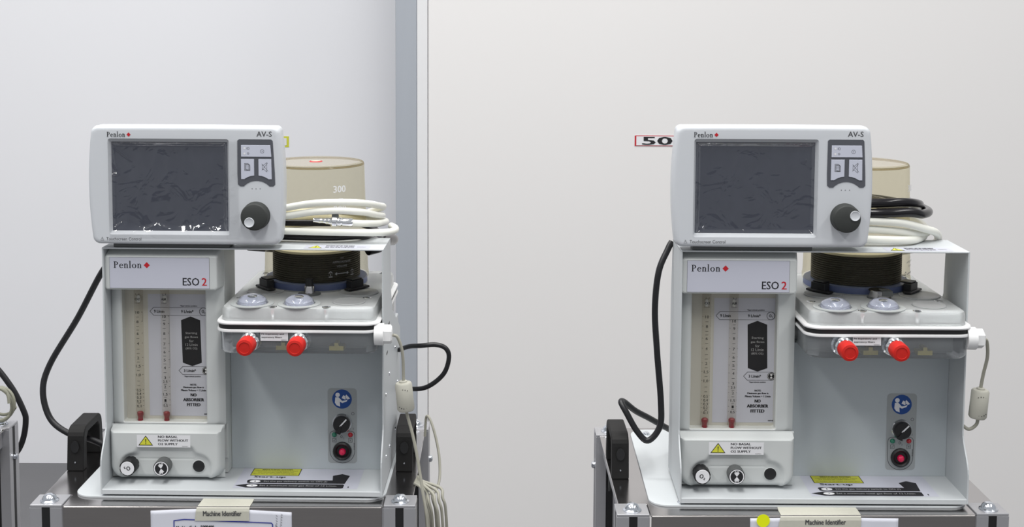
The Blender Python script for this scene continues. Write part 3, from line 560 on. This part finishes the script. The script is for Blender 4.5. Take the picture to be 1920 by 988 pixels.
# ---------------------------------------------------------------- breathing block
def block(loc, rz, label, var):
    t = empty('breathing_system', loc, rz); tag(t, label, 'breathing system', 'breathing systems')
    bz = -.2286                                                     # origin on top of the rear housing
    X0, X1, Y0, Y1 = -.0325, .2120, -.008, .300; rc = .022
    def R(i, z, r=rc): return [(x, y, z+bz) for x, y in rrect(X0+i, X1-i, Y0+i, Y1-i, r-i*.5, 8)]
    m = MB(); m.loft([R(.012, .2305), R(.005, .2312), R(.002, .2350), R(.001, .2645)], M_body); m.build('lower_body', t)
    m = MB(); m.loft([R(.004, .2805), R(.0042, .2960), R(.0062, .3000), R(.0100, .3012)], M_lid); m.build('lid', t)
    m = MB(); m.loft([R(.001, .2646), R(-.0028, .2650), R(-.0032, .2668), R(-.0026, .2690), R(.001, .2692)], M_white); m.loft([R(.001, .2762), R(-.0026, .2764), R(-.0032, .2784), R(-.0024, .2802), R(.001, .2804)], M_white); m.build('white_rims', t)
    m = MB(); m.loft([R(.001, .2692), R(-.0008, .2693), R(-.0008, .2761), R(.001, .2762)], M_black); m.build('gasket', t)
    m = MB().box(X0+.014, X1-.014, .042, Y1-.02, .2330+bz, .2640+bz, M_inner); m.box(X0+.016, X1-.016, .034, Y1-.02, .2806+bz, .2955+bz, M_inner).box(X0+.012, X1-.012, .014, .026, .2806+bz, .2955+bz, M_innerw); m.build('inner_blocks_reflection', t, bevel=.003)  # white strip stands in for internal reflection, dark lid block for shaded rear
    for x in (.066, .1475): MB().box(x-.011, x+.011, .010, .034, .2345+bz, .2410+bz, M_brass).box(x-.003, x+.003, .010, .034, .2410+bz, .2460+bz, M_brass).build('brass_fitting', t)
    m = MB()
    for x in (.112, .160): m.lathe([(.004, -.010), (.004, 0), (.0055, .0005)], M_clear, (x, .05, .2300+bz-.0005), n=14)
    T = .3012+bz
    for x in (.0155, .0880):
        dm = MB().lathe([(.0235, .0012), (.0225, .0050), (.0195, .0090), (.0150, .0122), (.0085, .0142), (.0006, .0148)], M_clear, (x, .026, T), n=40).build('valve_dome', t)
        MB().lathe([(.0330, 0), (.0330, .0014), (.0310, .0022), (.0250, .0018), (.0240, .0002)], mat('dome_ring', (.40, .42, .42), .3), (x, .026, T), n=40).build('dome_ring', dm)
        MB().lathe([(.0175, 0), (.0175, .0032), (.0155, .0042), (.0150, .0015)], M_key, (x, .026, T+.0004), n=28).lathe([(.0060, .0015), (.0062, .0075), (.0035, .0085)], M_chrome, (x, .026, T), n=18).build('valve_seat', dm)
    for x, y, r in ((.1625, .043, .0255), (.1690, .113, .0320), (.0180, .118, .0300)):
        MB().lathe([(r, 0), (r, .0010), (r-.0012, .0018), (r-.0030, .0012), (.001, .0011)], M_lid, (x, y, T), n=40).build('blanking_disc', t)
    for x, y in ((.0510, .005), (.1330, .005), (.0905, .070), (.1870, .074), (-.0120, .066), (.1900, .270), (-.010, .26)):
        m = MB().lathe([(.0066, 0), (.0066, .0006), (.0052, .0009), (.0050, .0002), (.0006, .0001)], M_chrome, (x, y, T), n=24)
        m.lathe([(.0032, 0), (.0030, .0013), (.0005, .0016)], M_dark, (x, y, T), n=6)
        if y < .01: m.lathe([(.0030, -.0185), (.0055, -.008), (.0055, -.0002)], M_chrome, (x, y+.002, T), n=20)
        m.build('lid_screw', t)
    for x in (.0195, .0945):
        z = .2520+bz
        p = MB().lathe([(.0160, -.014), (.0160, .004), (.0132, .006), (.0128, .016), (.0142, .017), (.0142, .021), (.0126, .022), (.0120, .031)], M_chrome, (x, 0, z), (0, -1, 0), 36).build('filter_port', t)
        cp = [(0.0100, .0290), (.0131, .0290), (.0134, .0320), (.0131, .0500), (.0120, .0532), (.0085, .0540), (.0080, .0531), (.0030, .0531), (.0004, .0533)]
        MB().lathe(cp, M_red, (x, 0, z), (0, -1, 0), 40).build('red_cap', p)
    D = Decal(front(-.0083), .0002); D.rect(.0345, .0765, .2518+bz, .2650+bz, M_inkw, 1); D.text('Fit inspiratory and', .0362, .0700, .2605+bz, .2635+bz, M_ink, 2, bold=.00012); D.text('expiratory filters', .0362, .0670, .2556+bz, .2586+bz, M_ink, 2, bold=.00008); D.text('5009404', .066, .0745, .2524+bz, .2538+bz, M_ink, 2); D.build('port_label', t)
    m = MB().lathe([(.0165, -.004), (.0168, .004), (.0168, .010)], M_white, (.2110, .0060, .2600+bz), (1, 0, 0), 28).lathe([(.0150, .0100), (.0150, .0205), (.0125, .0225), (.0040, .0226)], M_white, (.2110, .0060, .2600+bz), (1, 0, 0), 6, smooth=False); m.build('cable_union', t)
    MB().lathe([(.0840, 0), (.0840, .0021)], M_lid, (CX_, CY_, T), n=56).build('canister_seat', t)
    # lock knob in front of the canister
    kx, ky = .0950, .0975
    if var == 'L': m = MB().lathe([(.0180, 0), (.0180, .0018), (.0160, .0026)], M_dark, (kx-.003, ky, T), n=36).lathe([(.0090, .0026), (.0078, .0130), (.0070, .0140)], M_steel, (kx-.003, ky, T), n=28).lathe([(.0065, .0138), (.0065, .0250)], M_black, (kx-.003, ky, T), n=16)
    else: m = MB().lathe([(.0185, 0), (.0185, .0018), (.0168, .0026)], M_dark, (kx+.006, ky, T), n=36).lathe([(.0165, .0026), (.0165, .0120), (.0155, .0130)], M_steel, (kx+.006, ky, T), n=36).box(kx+.0063, kx+.0225, ky-.018, ky+.004, T+.0055, T+.0135, M_dark)
    m.build('locking_knob', t)
    return t
def canister(loc, rz, label, turn=0.):
    t = empty('bellows_canister', loc, rz); tag(t, label, 'bellows canister', 'bellows canisters')
    MB().lathe([(.0838, 0), (.0838, .0080), (.0830, .0098)], M_blring, n=64).build('base_ring', t)
    prof = [(.0862, .0100), (.0862, .0160), (.0852, .0200), (.0835, .08), (.0808, .150), (.0797, .1940), (.0790, .1978), (.0772, .2002), (.0745, .2008)]
    MB().lathe(prof, M_amber, n=72, cap0=False, cap1=False).build('clear_cover', t)
    MB().lathe([(.0745, .2006), (.0735, .1998), (.03, .1998), (.0006, .1998)], M_top, n=72, cap0=False).build('cover_top', t)
    MB().lathe([(.0792, .1955), (.0796, .1962), (.0784, .1990), (.0780, .1984)], M_rim, n=72, cap0=False, cap1=False).build('cover_rim', t)
    BT = .0560
    pr = [(.020, .0102)]; z = .0104
    while z < BT-.002: pr += [(.0690, z), (.0720, z+.0012), (.0720, z+.0020), (.0690, z+.0032)]; z += .0035
    pr += [(.06, BT)]
    MB().lathe(pr, M_bell, n=64, smooth=False).build('bellows', t)
    MB().lathe([(.0700, BT+.0002), (.0722, BT+.0010), (.0722, BT+.0045), (.0700, BT+.0058), (.03, BT+.0060), (.028, BT+.0100), (.002, BT+.0105)], M_belt, n=56).build('bellows_top', t)
    MB().lathe([(.0110, 0), (.0100, .0010), (.001, .0012)], M_inkr, (0, 0, .1999), n=24).lathe([(.0080, .0012), (.001, .0014)], M_belt, (0, 0, .1999), n=24).build('top_badge', t)
    D = Decal(lambda u, v, h: ((.0858+h-.028*max(0, v-.05)*1.0)*sin(u+turn), -(.0858+h-.028*max(0, v-.05)*1.0)*cos(u+turn), v))
    D.text('300', .50, .76, .158, .169, M_inkw, 2, bold=.004); D.text('200', .50, .76, .126, .137, M_inkw, 2, bold=.004); D.rect(.60, .70, .147, .1483, M_inkw, 2)
    D.text('ml', .62, .68, .0510, .0535, M_inks, 2); D.text('APPROXIMATE', .46, .84, .0440, .0475, M_inks, 2); D.text('VOLUME', .54, .76, .0370, .0405, M_inks, 2)
    D.rect(.54, .76, .0262, .0274, M_inks, 2); D.poly([(.50, .0268), (.545, .0240), (.545, .0296)], M_inks, 2.5); D.poly([(.80, .0268), (.755, .0240), (.755, .0296)], M_inks, 2.5)
    for q in (.42, .88): D.line([(q-.035, .0225), (q+.035, .0225), (q+.035, .0285), (q, .0312), (q-.035, .0285)], .0016, M_inks, 2, True); D.rect(q-.006, q+.006, .024, .028, M_inks, 2)
    D.build('volume_print', t)
    for a in (-50, 50, 180):
        ca = MB(); b = radians(a); mt = Matrix.Rotation(b, 4, 'Z')
        ca.box(-.0135, .0135, -.1000, -.0872, 0, .0150, M_black, mt); ca.box(-.0110, .0110, -.0990, -.0800, .0151, .0175, M_black, mt); ca.box(-.0210, .0240, -.1030, -.0905, 0, .0035, M_black, mt)
        ca.build('clamp', t, bevel=.0015)
    return t
def cable(name, pts, r, m, root, label, cat, group=None, step=8, ends=None):
    loc, rz = root; mt = Matrix.Translation(loc) @ Matrix.Rotation(rz, 4, 'Z')
    o = MB().tube([tuple(p) for p in pts], r, m, 14, step).build(name); o.matrix_world = mt
    tag(o, label, cat, group); return o
def child_mesh(mb, name, par): return mb.build(name, par)

LL = ((-.41508934, 2.0, .84224783), -radians(.8)); RR = ((.47372015, 1.955, .85093386), 0.0)
def off(root, x, y, z):
    v = Matrix.Translation(root[0]) @ Matrix.Rotation(root[1], 4, 'Z') @ Vector((x, y, z)); return tuple(v)
trolley(LL[0], radians(.5), 'steel-topped aluminium trolley under the machine on the left, two paper-free black handles'.replace('two paper-free black handles', 'cables hanging at its right corner'))
trolley(RR[0], radians(1.2), 'steel-topped aluminium trolley under the right machine, yellow dot sticker on its paper')
tt = trolley((-1.190, 2.045, .827), 0, 'trolley cut off by the left edge, only its corner post showing')
for root, var, ml, nl, bl, cl in (
    (LL, 'L', 'light grey anaesthesia machine on the left, beside the grey wall post', 'light grey touchscreen ventilator monitor above the left machine, film badly creased', 'clear breathing block with two red caps, on the left machine', 'smoky clear bellows canister ringed by white hose with a chrome connector'),
    (RR, 'R', 'light grey anaesthesia machine on the right, below the number plate 50', 'light grey touchscreen ventilator monitor covering part of the number plate 50, on the right machine', 'clear breathing block with two red caps, on the right machine', 'smoky clear bellows canister ringed by shiny black hose, behind the right monitor')):
    machine(root[0], root[1], ml, var)
    monitor(off(root, -.085, .020, .3865), root[1], nl, var)
    block(off(root, 0, 0, .2286), root[1], bl, var)
    canister(off(root, CX_, CY_, .3034), root[1], cl, 0 if var == 'L' else .42)

# ---------------------------------------------------------------- hoses and cables
wl = [(.157, .0815, .4195), (.176, .087, .4175), (.1880, .102, .4150), (.199, .150, .408), (.192, .240, .398), (.09, .300, .394), (-.020, .240, .396), (-.016, .130, .412),
      (.0100, .0920, .4230), (.0570, .0830, .4290), (.1025, .0790, .4365), (.1450, .0800, .4385), (.1780, .0960, .4340), (.1940, .1400, .4230), (.190, .220, .410), (.10, .300, .404), (-.020, .240, .408), (-.012, .130, .424),
      (.0150, .0930, .4330), (.0570, .0830, .4420), (.1026, .0800, .4500), (.1530, .0860, .4510), (.1800, .1040, .4470), (.1950, .1500, .4370), (.190, .230, .420), (.10, .305, .386), (-.020, .240, .384), (-.014, .130, .398),
      (.0100, .0880, .4050), (.0570, .0790, .4058), (.1100, .0760, .4054), (.1870, .0790, .4042), (.2170, .0830, .4045), (.2280, .0970, .4050), (.2270, .1200, .4050), (.2180, .1450, .4045)]
h = cable('breathing_hose', wl, .0056, M_hose, LL, 'white hose coiled around the left canister, chrome connector on its end', 'hose')
ax = Vector((-.0560, -.0035, .0040)).normalized()
m = MB().lathe([(.0058, -.004), (.0068, -.002), (.0070, .012), (.0062, .013), (.0068, .014), (.0074, .015), (.0074, .020), (.0088, .021), (.0090, .028), (.0070, .030), (.0056, .032), (.0050, .036), (.0052, .038), (.0042, .040), (.0040, .046), (.0046, .048), (.0040, .050), (.0034, .056), (.0036, .058), (.0024, .0585), (.0020, .050)], M_chrome, (.1600, .0820, .4197), ax, 24)
k = Vector((.160, .082, .4197))+ax*.0245; m.box(k.x-.004, k.x+.006, k.y-.004, k.y+.004, k.z+.007, k.z+.0115, M_dark); c = m.build('connector', h); c['label'] = 'chrome plug-in connector'
bl = [(-.030, .120, .398), (.010, .1000, .4160), (.060, .0940, .4165), (.120, .0935, .4165), (.168, .1040, .4150), (.185, .150, .400), (.186, .210, .385), (.165, .290, .362), (.090, .320, .352), (-.020, .300, .356), (-.044, .230, .372), (-.034, .170, .388), (-.005, .118, .3935),
      (.060, .0960, .3935), (.130, .0930, .3935), (.172, .110, .3930), (.1855, .160, .380), (.1855, .220, .366), (.155, .295, .346), (.090, .312, .336), (.0, .300, .336), (-.040, .260, .346)]
cable('breathing_hose', bl, .0052, M_pvc, LL, 'black hose looped beneath the white hose behind the left monitor', 'hose')
bl2 = [(-.072, .25, .360), (-.045, .330, .350), (.09, .372, .340), (.18, .335, .348), (.2080, .260, .362), (.2060, .195, .372), (.1990, .158, .3690), (.1800, .140, .3660)]
cable('breathing_hose', bl2, .0098, M_pvc, LL, 'thick black hose arching behind the left canister below shelf level', 'hose')
br = [(-.02, .150, .434), (.02, .1000, .4480), (.0880, .0840, .4520), (.1300, .0900, .4525), (.1560, .1080, .4485), (.176, .150, .440), (.186, .210, .426), (.150, .290, .412), (.09, .305, .410), (.0, .270, .412), (-.020, .190, .438), (.01, .1100, .4330),
      (.0880, .0800, .4370), (.1400, .0840, .4378), (.1650, .1000, .4330), (.190, .150, .430), (.188, .220, .428), (.140, .290, .430), (.05, .295, .430)]
cable('breathing_hose', br, .0072, M_pvc, RR, 'thick shiny black hose coiled twice around the right canister', 'hose')
wr_ = [(.03, .090, .4230), (.0880, .0790, .4245), (.1300, .0820, .4215), (.1700, .0980, .4100), (.1960, .1240, .3990), (.212, .170, .378), (.208, .235, .356), (.175, .300, .336), (.09, .325, .332), (.0, .300, .350), (-.030, .210, .390), (-.01, .110, .4110),
       (.0500, .0860, .4110), (.0890, .0820, .4110), (.1300, .0870, .4070), (.1600, .1050, .4010), (.190, .150, .398), (.190, .230, .404), (.130, .296, .409), (.02, .285, .410), (-.030, .200, .402), (-.015, .110, .3970),
       (.0500, .0800, .3970), (.0890, .0740, .3970), (.1300, .0780, .3955), (.1550, .0960, .3935), (.178, .130, .3930)]
cable('breathing_hose', wr_, .0062, M_hose, RR, 'white hose under the black coil at the right canister, drooping behind the shelf', 'hose')
cable('power_cable', [(-.219, .150, .330), (-.2450, .190, .3290), (-.2699, .200, .3190), (-.3214, .215, .2313), (-.3700, .215, .1520), (-.3800, .205, .1071), (-.3650, .195, .0631), (-.3310, .185, .0411), (-.2915, .180, .0320), (-.258, .180, .018), (-.235, .19, .0085)], .0052, M_rub, LL, 'black power cable bowing out left of the left machine', 'cable')
cable('power_cable', [(-.2195, .135, .381), (-.2260, .130, .3700), (-.2412, .120, .3354), (-.2462, .120, .2756), (-.2418, .120, .2068), (-.2345, .120, .1254), (-.2358, .120, .0856), (-.2541, .120, .0629), (-.2713, .124, .0767), (-.2887, .130, .1061), (-.2960, .140, .1190), (-.2900, .152, .1160), (-.2700, .170, .0960), (-.2460, .190, .0780), (-.2230, .210, .060), (-.205, .23, .045)], .0050, M_rub, RR, 'black cable running down left side of right machine and kinking upwards', 'cable')
cable('signal_cable', [(.2195, .250, .172), (.2400, .220, .186), (.2621, .200, .1926), (.2860, .200, .1945), (.3030, .200, .1885), (.3085, .200, .1722), (.2990, .200, .1440), (.2711, .205, .1205), (.2400, .225, .1111), (.2195, .250, .108)], .0040, M_rub, LL, 'thin black cable looping out right of the left machine', 'cable')
s1 = cable('sensor_cable', [(.2345, .006, .2590), (.2420, .008, .2540), (.2485, .012, .2300), (.2495, .018, .1950), (.2500, .020, .1600), (.2540, .020, .1340), (.2630, .020, .1000), (.2705, .018, .0650), (.2765, .014, .0300), (.2810, .010, .0050), (.2860, .006, -.030), (.2900, .010, -.12), (.2850, .06, -.3), (.29, .12, -.55)], .0024, M_beige, LL, 'beige cable with a ferrite lump hanging from the left breathing block', 'cable')
m = MB().lathe([(.0045, .0255), (.0062, .0245), (.0062, .0225), (.0115, .0220), (.0132, .0195), (.0134, -.0195), (.0115, -.0225), (.0050, -.0230)], M_ferr, (.2512, .0200, .1590), Vector((-.10, 0, 1)), 36)
for k in range(9): m.lathe([(.0007, 0), (.0007, .0003)], M_black, (.2512+.0132*sin(-.6+k*.15)*.95, .020-.0134*cos(-.6+k*.15), .1590+(.012 if k % 2 else -.014)+.002*sin(k*9)), (0, -1, 0), 8)
m.build('ferrite', s1)
s2 = cable('sensor_cable', [(.2345, .006, .2590), (.2420, .014, .2530), (.2480, .026, .2270), (.2460, .036, .1950), (.2430, .040, .1600), (.2420, .040, .1260), (.2390, .041, .1155), (.2300, .043, .1090), (.2235, .050, .1120), (.2205, .075, .1160), (.2198, .12, .115)], .0026, M_beige, RR, 'beige cable with a ferrite lump hanging beside the right machine, white wall behind', 'cable')
m = MB().lathe([(.0045, .0255), (.0062, .0245), (.0062, .0225), (.0115, .0220), (.0134, .0195), (.0136, -.0195), (.0115, -.0225), (.0050, -.0230)], M_ferr, (.2428, .0400, .1500), Vector((.08, 0, 1)), 36)
for k in range(9): m.lathe([(.0007, 0), (.0007, .0003)], M_black, (.2428+.0134*sin(-.6+k*.15)*.95, .040-.0136*cos(-.6+k*.15), .1500+(.012 if k % 2 else -.014)+.002*sin(k*9)), (0, -1, 0), 8)
m.build('ferrite', s2)
# bundle at the right corner of the left trolley
rnd = random.Random(5)
for i in range(6):
    x = .268+.0052*i; yy = .030+.010*(i % 3)
    pts = [(.2620+.0005*i, .070+.006*i, .0026), (.2740, .052+.003*i, .0020+.0012*i), (x+.010, yy+.01, -.006+.001*i), (x+.0140, yy, -.018+.001*i), (x+.0190, yy, -.045+.002*i), (x+.0200, yy+.01, -.12), (x+.010, yy+.03, -.26-.02*i), (x-.004+.003*i, yy+.05, -.40-.02*i)]
    cable('thin_cable', pts, .0023, M_beige, LL, 'thin beige cable in the bundle drooping off the left trolley corner', 'cable', 'beige cables drooping off the left trolley corner')
cable('thin_cable', [(.2600, .300, .004), (.2630, .300, .040), (.2740, .285, .030), (.2870, .260, -.010), (.2910, .230, -.045), (.2860, .190, -.055), (.2800, .14, -.04), (.2800, .09, -.03), (.29, .07, -.08), (.295, .07, -.25)], .0023, M_beige, LL, 'beige cable bowing in front of the rear right post of the left trolley', 'cable')
# at the left edge of the picture
T3 = ((-1.190, 2.045, .827), 0.0)
cable('power_cable', [(.1337, .42, .1509), (.2052, .42, .1061), (.2457, .42, .0570), (.2692, .42, .0090), (.2724, .42, -.0123), (.2671, .42, -.0433), (.2564, .42, -.0678), (.2404, .42, -.0838)], .0055, M_rub, T3, 'black cable arching down at the left edge of the photo', 'cable')
pts = []
for k in range(40):
    a = k/40*2*pi*3; pts.append((.2450+.0045*k/40+.026*cos(a), .345+.012*sin(a*.5)+.0006*k, .0420+.030*sin(a)+.004*cos(a*.7)))
cable('thin_cable', pts, .0030, mat('olive_cable', (.22, .22, .17), .4), T3, 'coiled olive-grey cable standing on the cut-off trolley', 'cable', step=3)

# ---------------------------------------------------------------- papers, tape, dot
def sheet(name, root, rz, x0, x1, ztop, label, dot, prints, slope):
    # sits on the trolley's front apron (trolley frame)
    t = empty(name, root[0], rz); tag(t, label, 'paper'); y = -.0328; nx, nz = 40, 24; vs = []
    H = .150
    for j in range(nz+1):
        for i in range(nx+1):
            u, v = i/nx, j/nz; x = x0+(x1-x0)*u; z = ztop-H*v-slope*(abs(u-.42)*2)**1.5*.0045*(1-v)
            vs.append((x, y-.0006-.0002*sin(u*9+v*3)-.0006*abs(noise.noise(Vector((u*4, v*4, x0)))), z))
    fs = [(j*(nx+1)+i, j*(nx+1)+i+1, (j+1)*(nx+1)+i+1, (j+1)*(nx+1)+i) for j in range(nz) for i in range(nx)]
    o = MB().add(vs, fs, M_paper, True).build('paper_sheet', t); md = o.modifiers.new('solid', 'SOLIDIFY'); md.thickness = .0003
    D = Decal(front(y-.0016)); prints(D); D.build('printed_text', t)
    return t
def pl(D):
    D.line([(-.0960, -.150), (-.0955, -.0205), (-.0800, -.0185), (.0520, -.0240), (.0540, -.0260), (.0540, -.150)], .0016, M_bline, 1)
    D.text('Machine Code', -.0920, -.0600, -.0350, -.0285, M_ink, 2, rot=.03, bold=.0003); D.text('5009400', -.0550, -.0350, -.0335, -.0277, M_ink, 2, bold=.0003)
    D.line([(.0575, -.035), (.0590, -.026), (.0600, -.029)], .0005, M_inkg, 1)
    for k in range(8): D.line([(.0580+.0004*k, -.042+.004*k), (.0612, -.0415+.004*k), (.0590, -.0395+.004*k)], .0004, M_ink, 1)
    for k in range(9): D.line([(.0635+.0004*k, -.044+.004*k), (.0668+.0003*k, -.0435+.004*k), (.0645+.0003*k, -.0415+.004*k)], .0004, M_ink, 1.5)
sheet('identifier_paper', LL, radians(.5), -.1310, .0830, -.0020, 'taped white paper with code 5009400 on the left trolley front', False, pl, 1)
def pr(D):
    D.line([(-.0870, -.150), (-.0870, -.0170), (.0690, -.0195), (.0690, -.150)], .0016, M_bline, 1); D.text('Machine Code', -.080, -.045, -.036, -.030, M_ink, 2, bold=.0003); D.text('5009400', -.040, -.018, -.036, -.030, M_ink, 2, bold=.0003)
sheet('identifier_paper', RR, radians(1.2), -.1180, .1030, -.0020, 'taped white paper on the right trolley front beside a yellow dot', True, pr, .3)
def tape(root, rz, x0, x1, label, tx0, tx1, zt):
    n = 14; y = -.0318; vs = []; cols = [(.000+.0055, .0006), (-.0100, .0006), (-.0290, .0008), (-.0337, -.0012), (-.0349, -.0060), (-.0349, -.0150), (-.0349, -.0205)]
    for j, (yy, zz) in enumerate(cols):
        for i in range(n+1):
            u = i/n; sk = .0040*(j/6)*(1 if x0 < 0 else 1); jag = .0012*noise.noise(Vector((j*3.3, u*7, x0*50)))
            vs.append((x0-sk*1.6*(1-u)+(x1-x0)*u-sk*.4*u+(jag if i in (0, n) else 0), yy+(jag if j == 0 else 0), zz))
    fs = [(j*(n+1)+i, j*(n+1)+i+1, (j+1)*(n+1)+i+1, (j+1)*(n+1)+i) for j in range(6) for i in range(n)]
    t = empty('masking_tape', root[0], rz); tag(t, label, 'tape', 'masking tape strips')
    o = MB().add(vs, fs, M_tape, False).build('tape_strip', t); md = o.modifiers.new('solid', 'SOLIDIFY'); md.thickness = .0002
    D = Decal(front(-.0352)); D.text('Machine Identifier', tx0, tx1, zt-.0068, zt+.0010, M_inkg, 1, bold=.00025); D.build('printed_text', t)
tape(LL, radians(.5), -.0580, .0200, 'cream masking tape folded over left trolley edge reading Machine Identifier', -.0510, .0070, -.0060)
tape(RR, radians(1.2), -.0700, .0480, 'wide cream masking tape on right trolley edge reading Machine Identifier', -.0360, .0240, -.0055)
m = MB().lathe([(.0098, 0), (.0098, .0003)], M_fluo, (0, 0, 0), (0, -1, 0), 36); o = m.build('dot_sticker'); o.matrix_world = Matrix.Translation(RR[0]) @ Matrix.Rotation(radians(1.2), 4, 'Z') @ Matrix.Translation((-.0990, -.0352, -.0060)); tag(o, 'round fluorescent yellow dot sticker on the right paper', 'sticker')
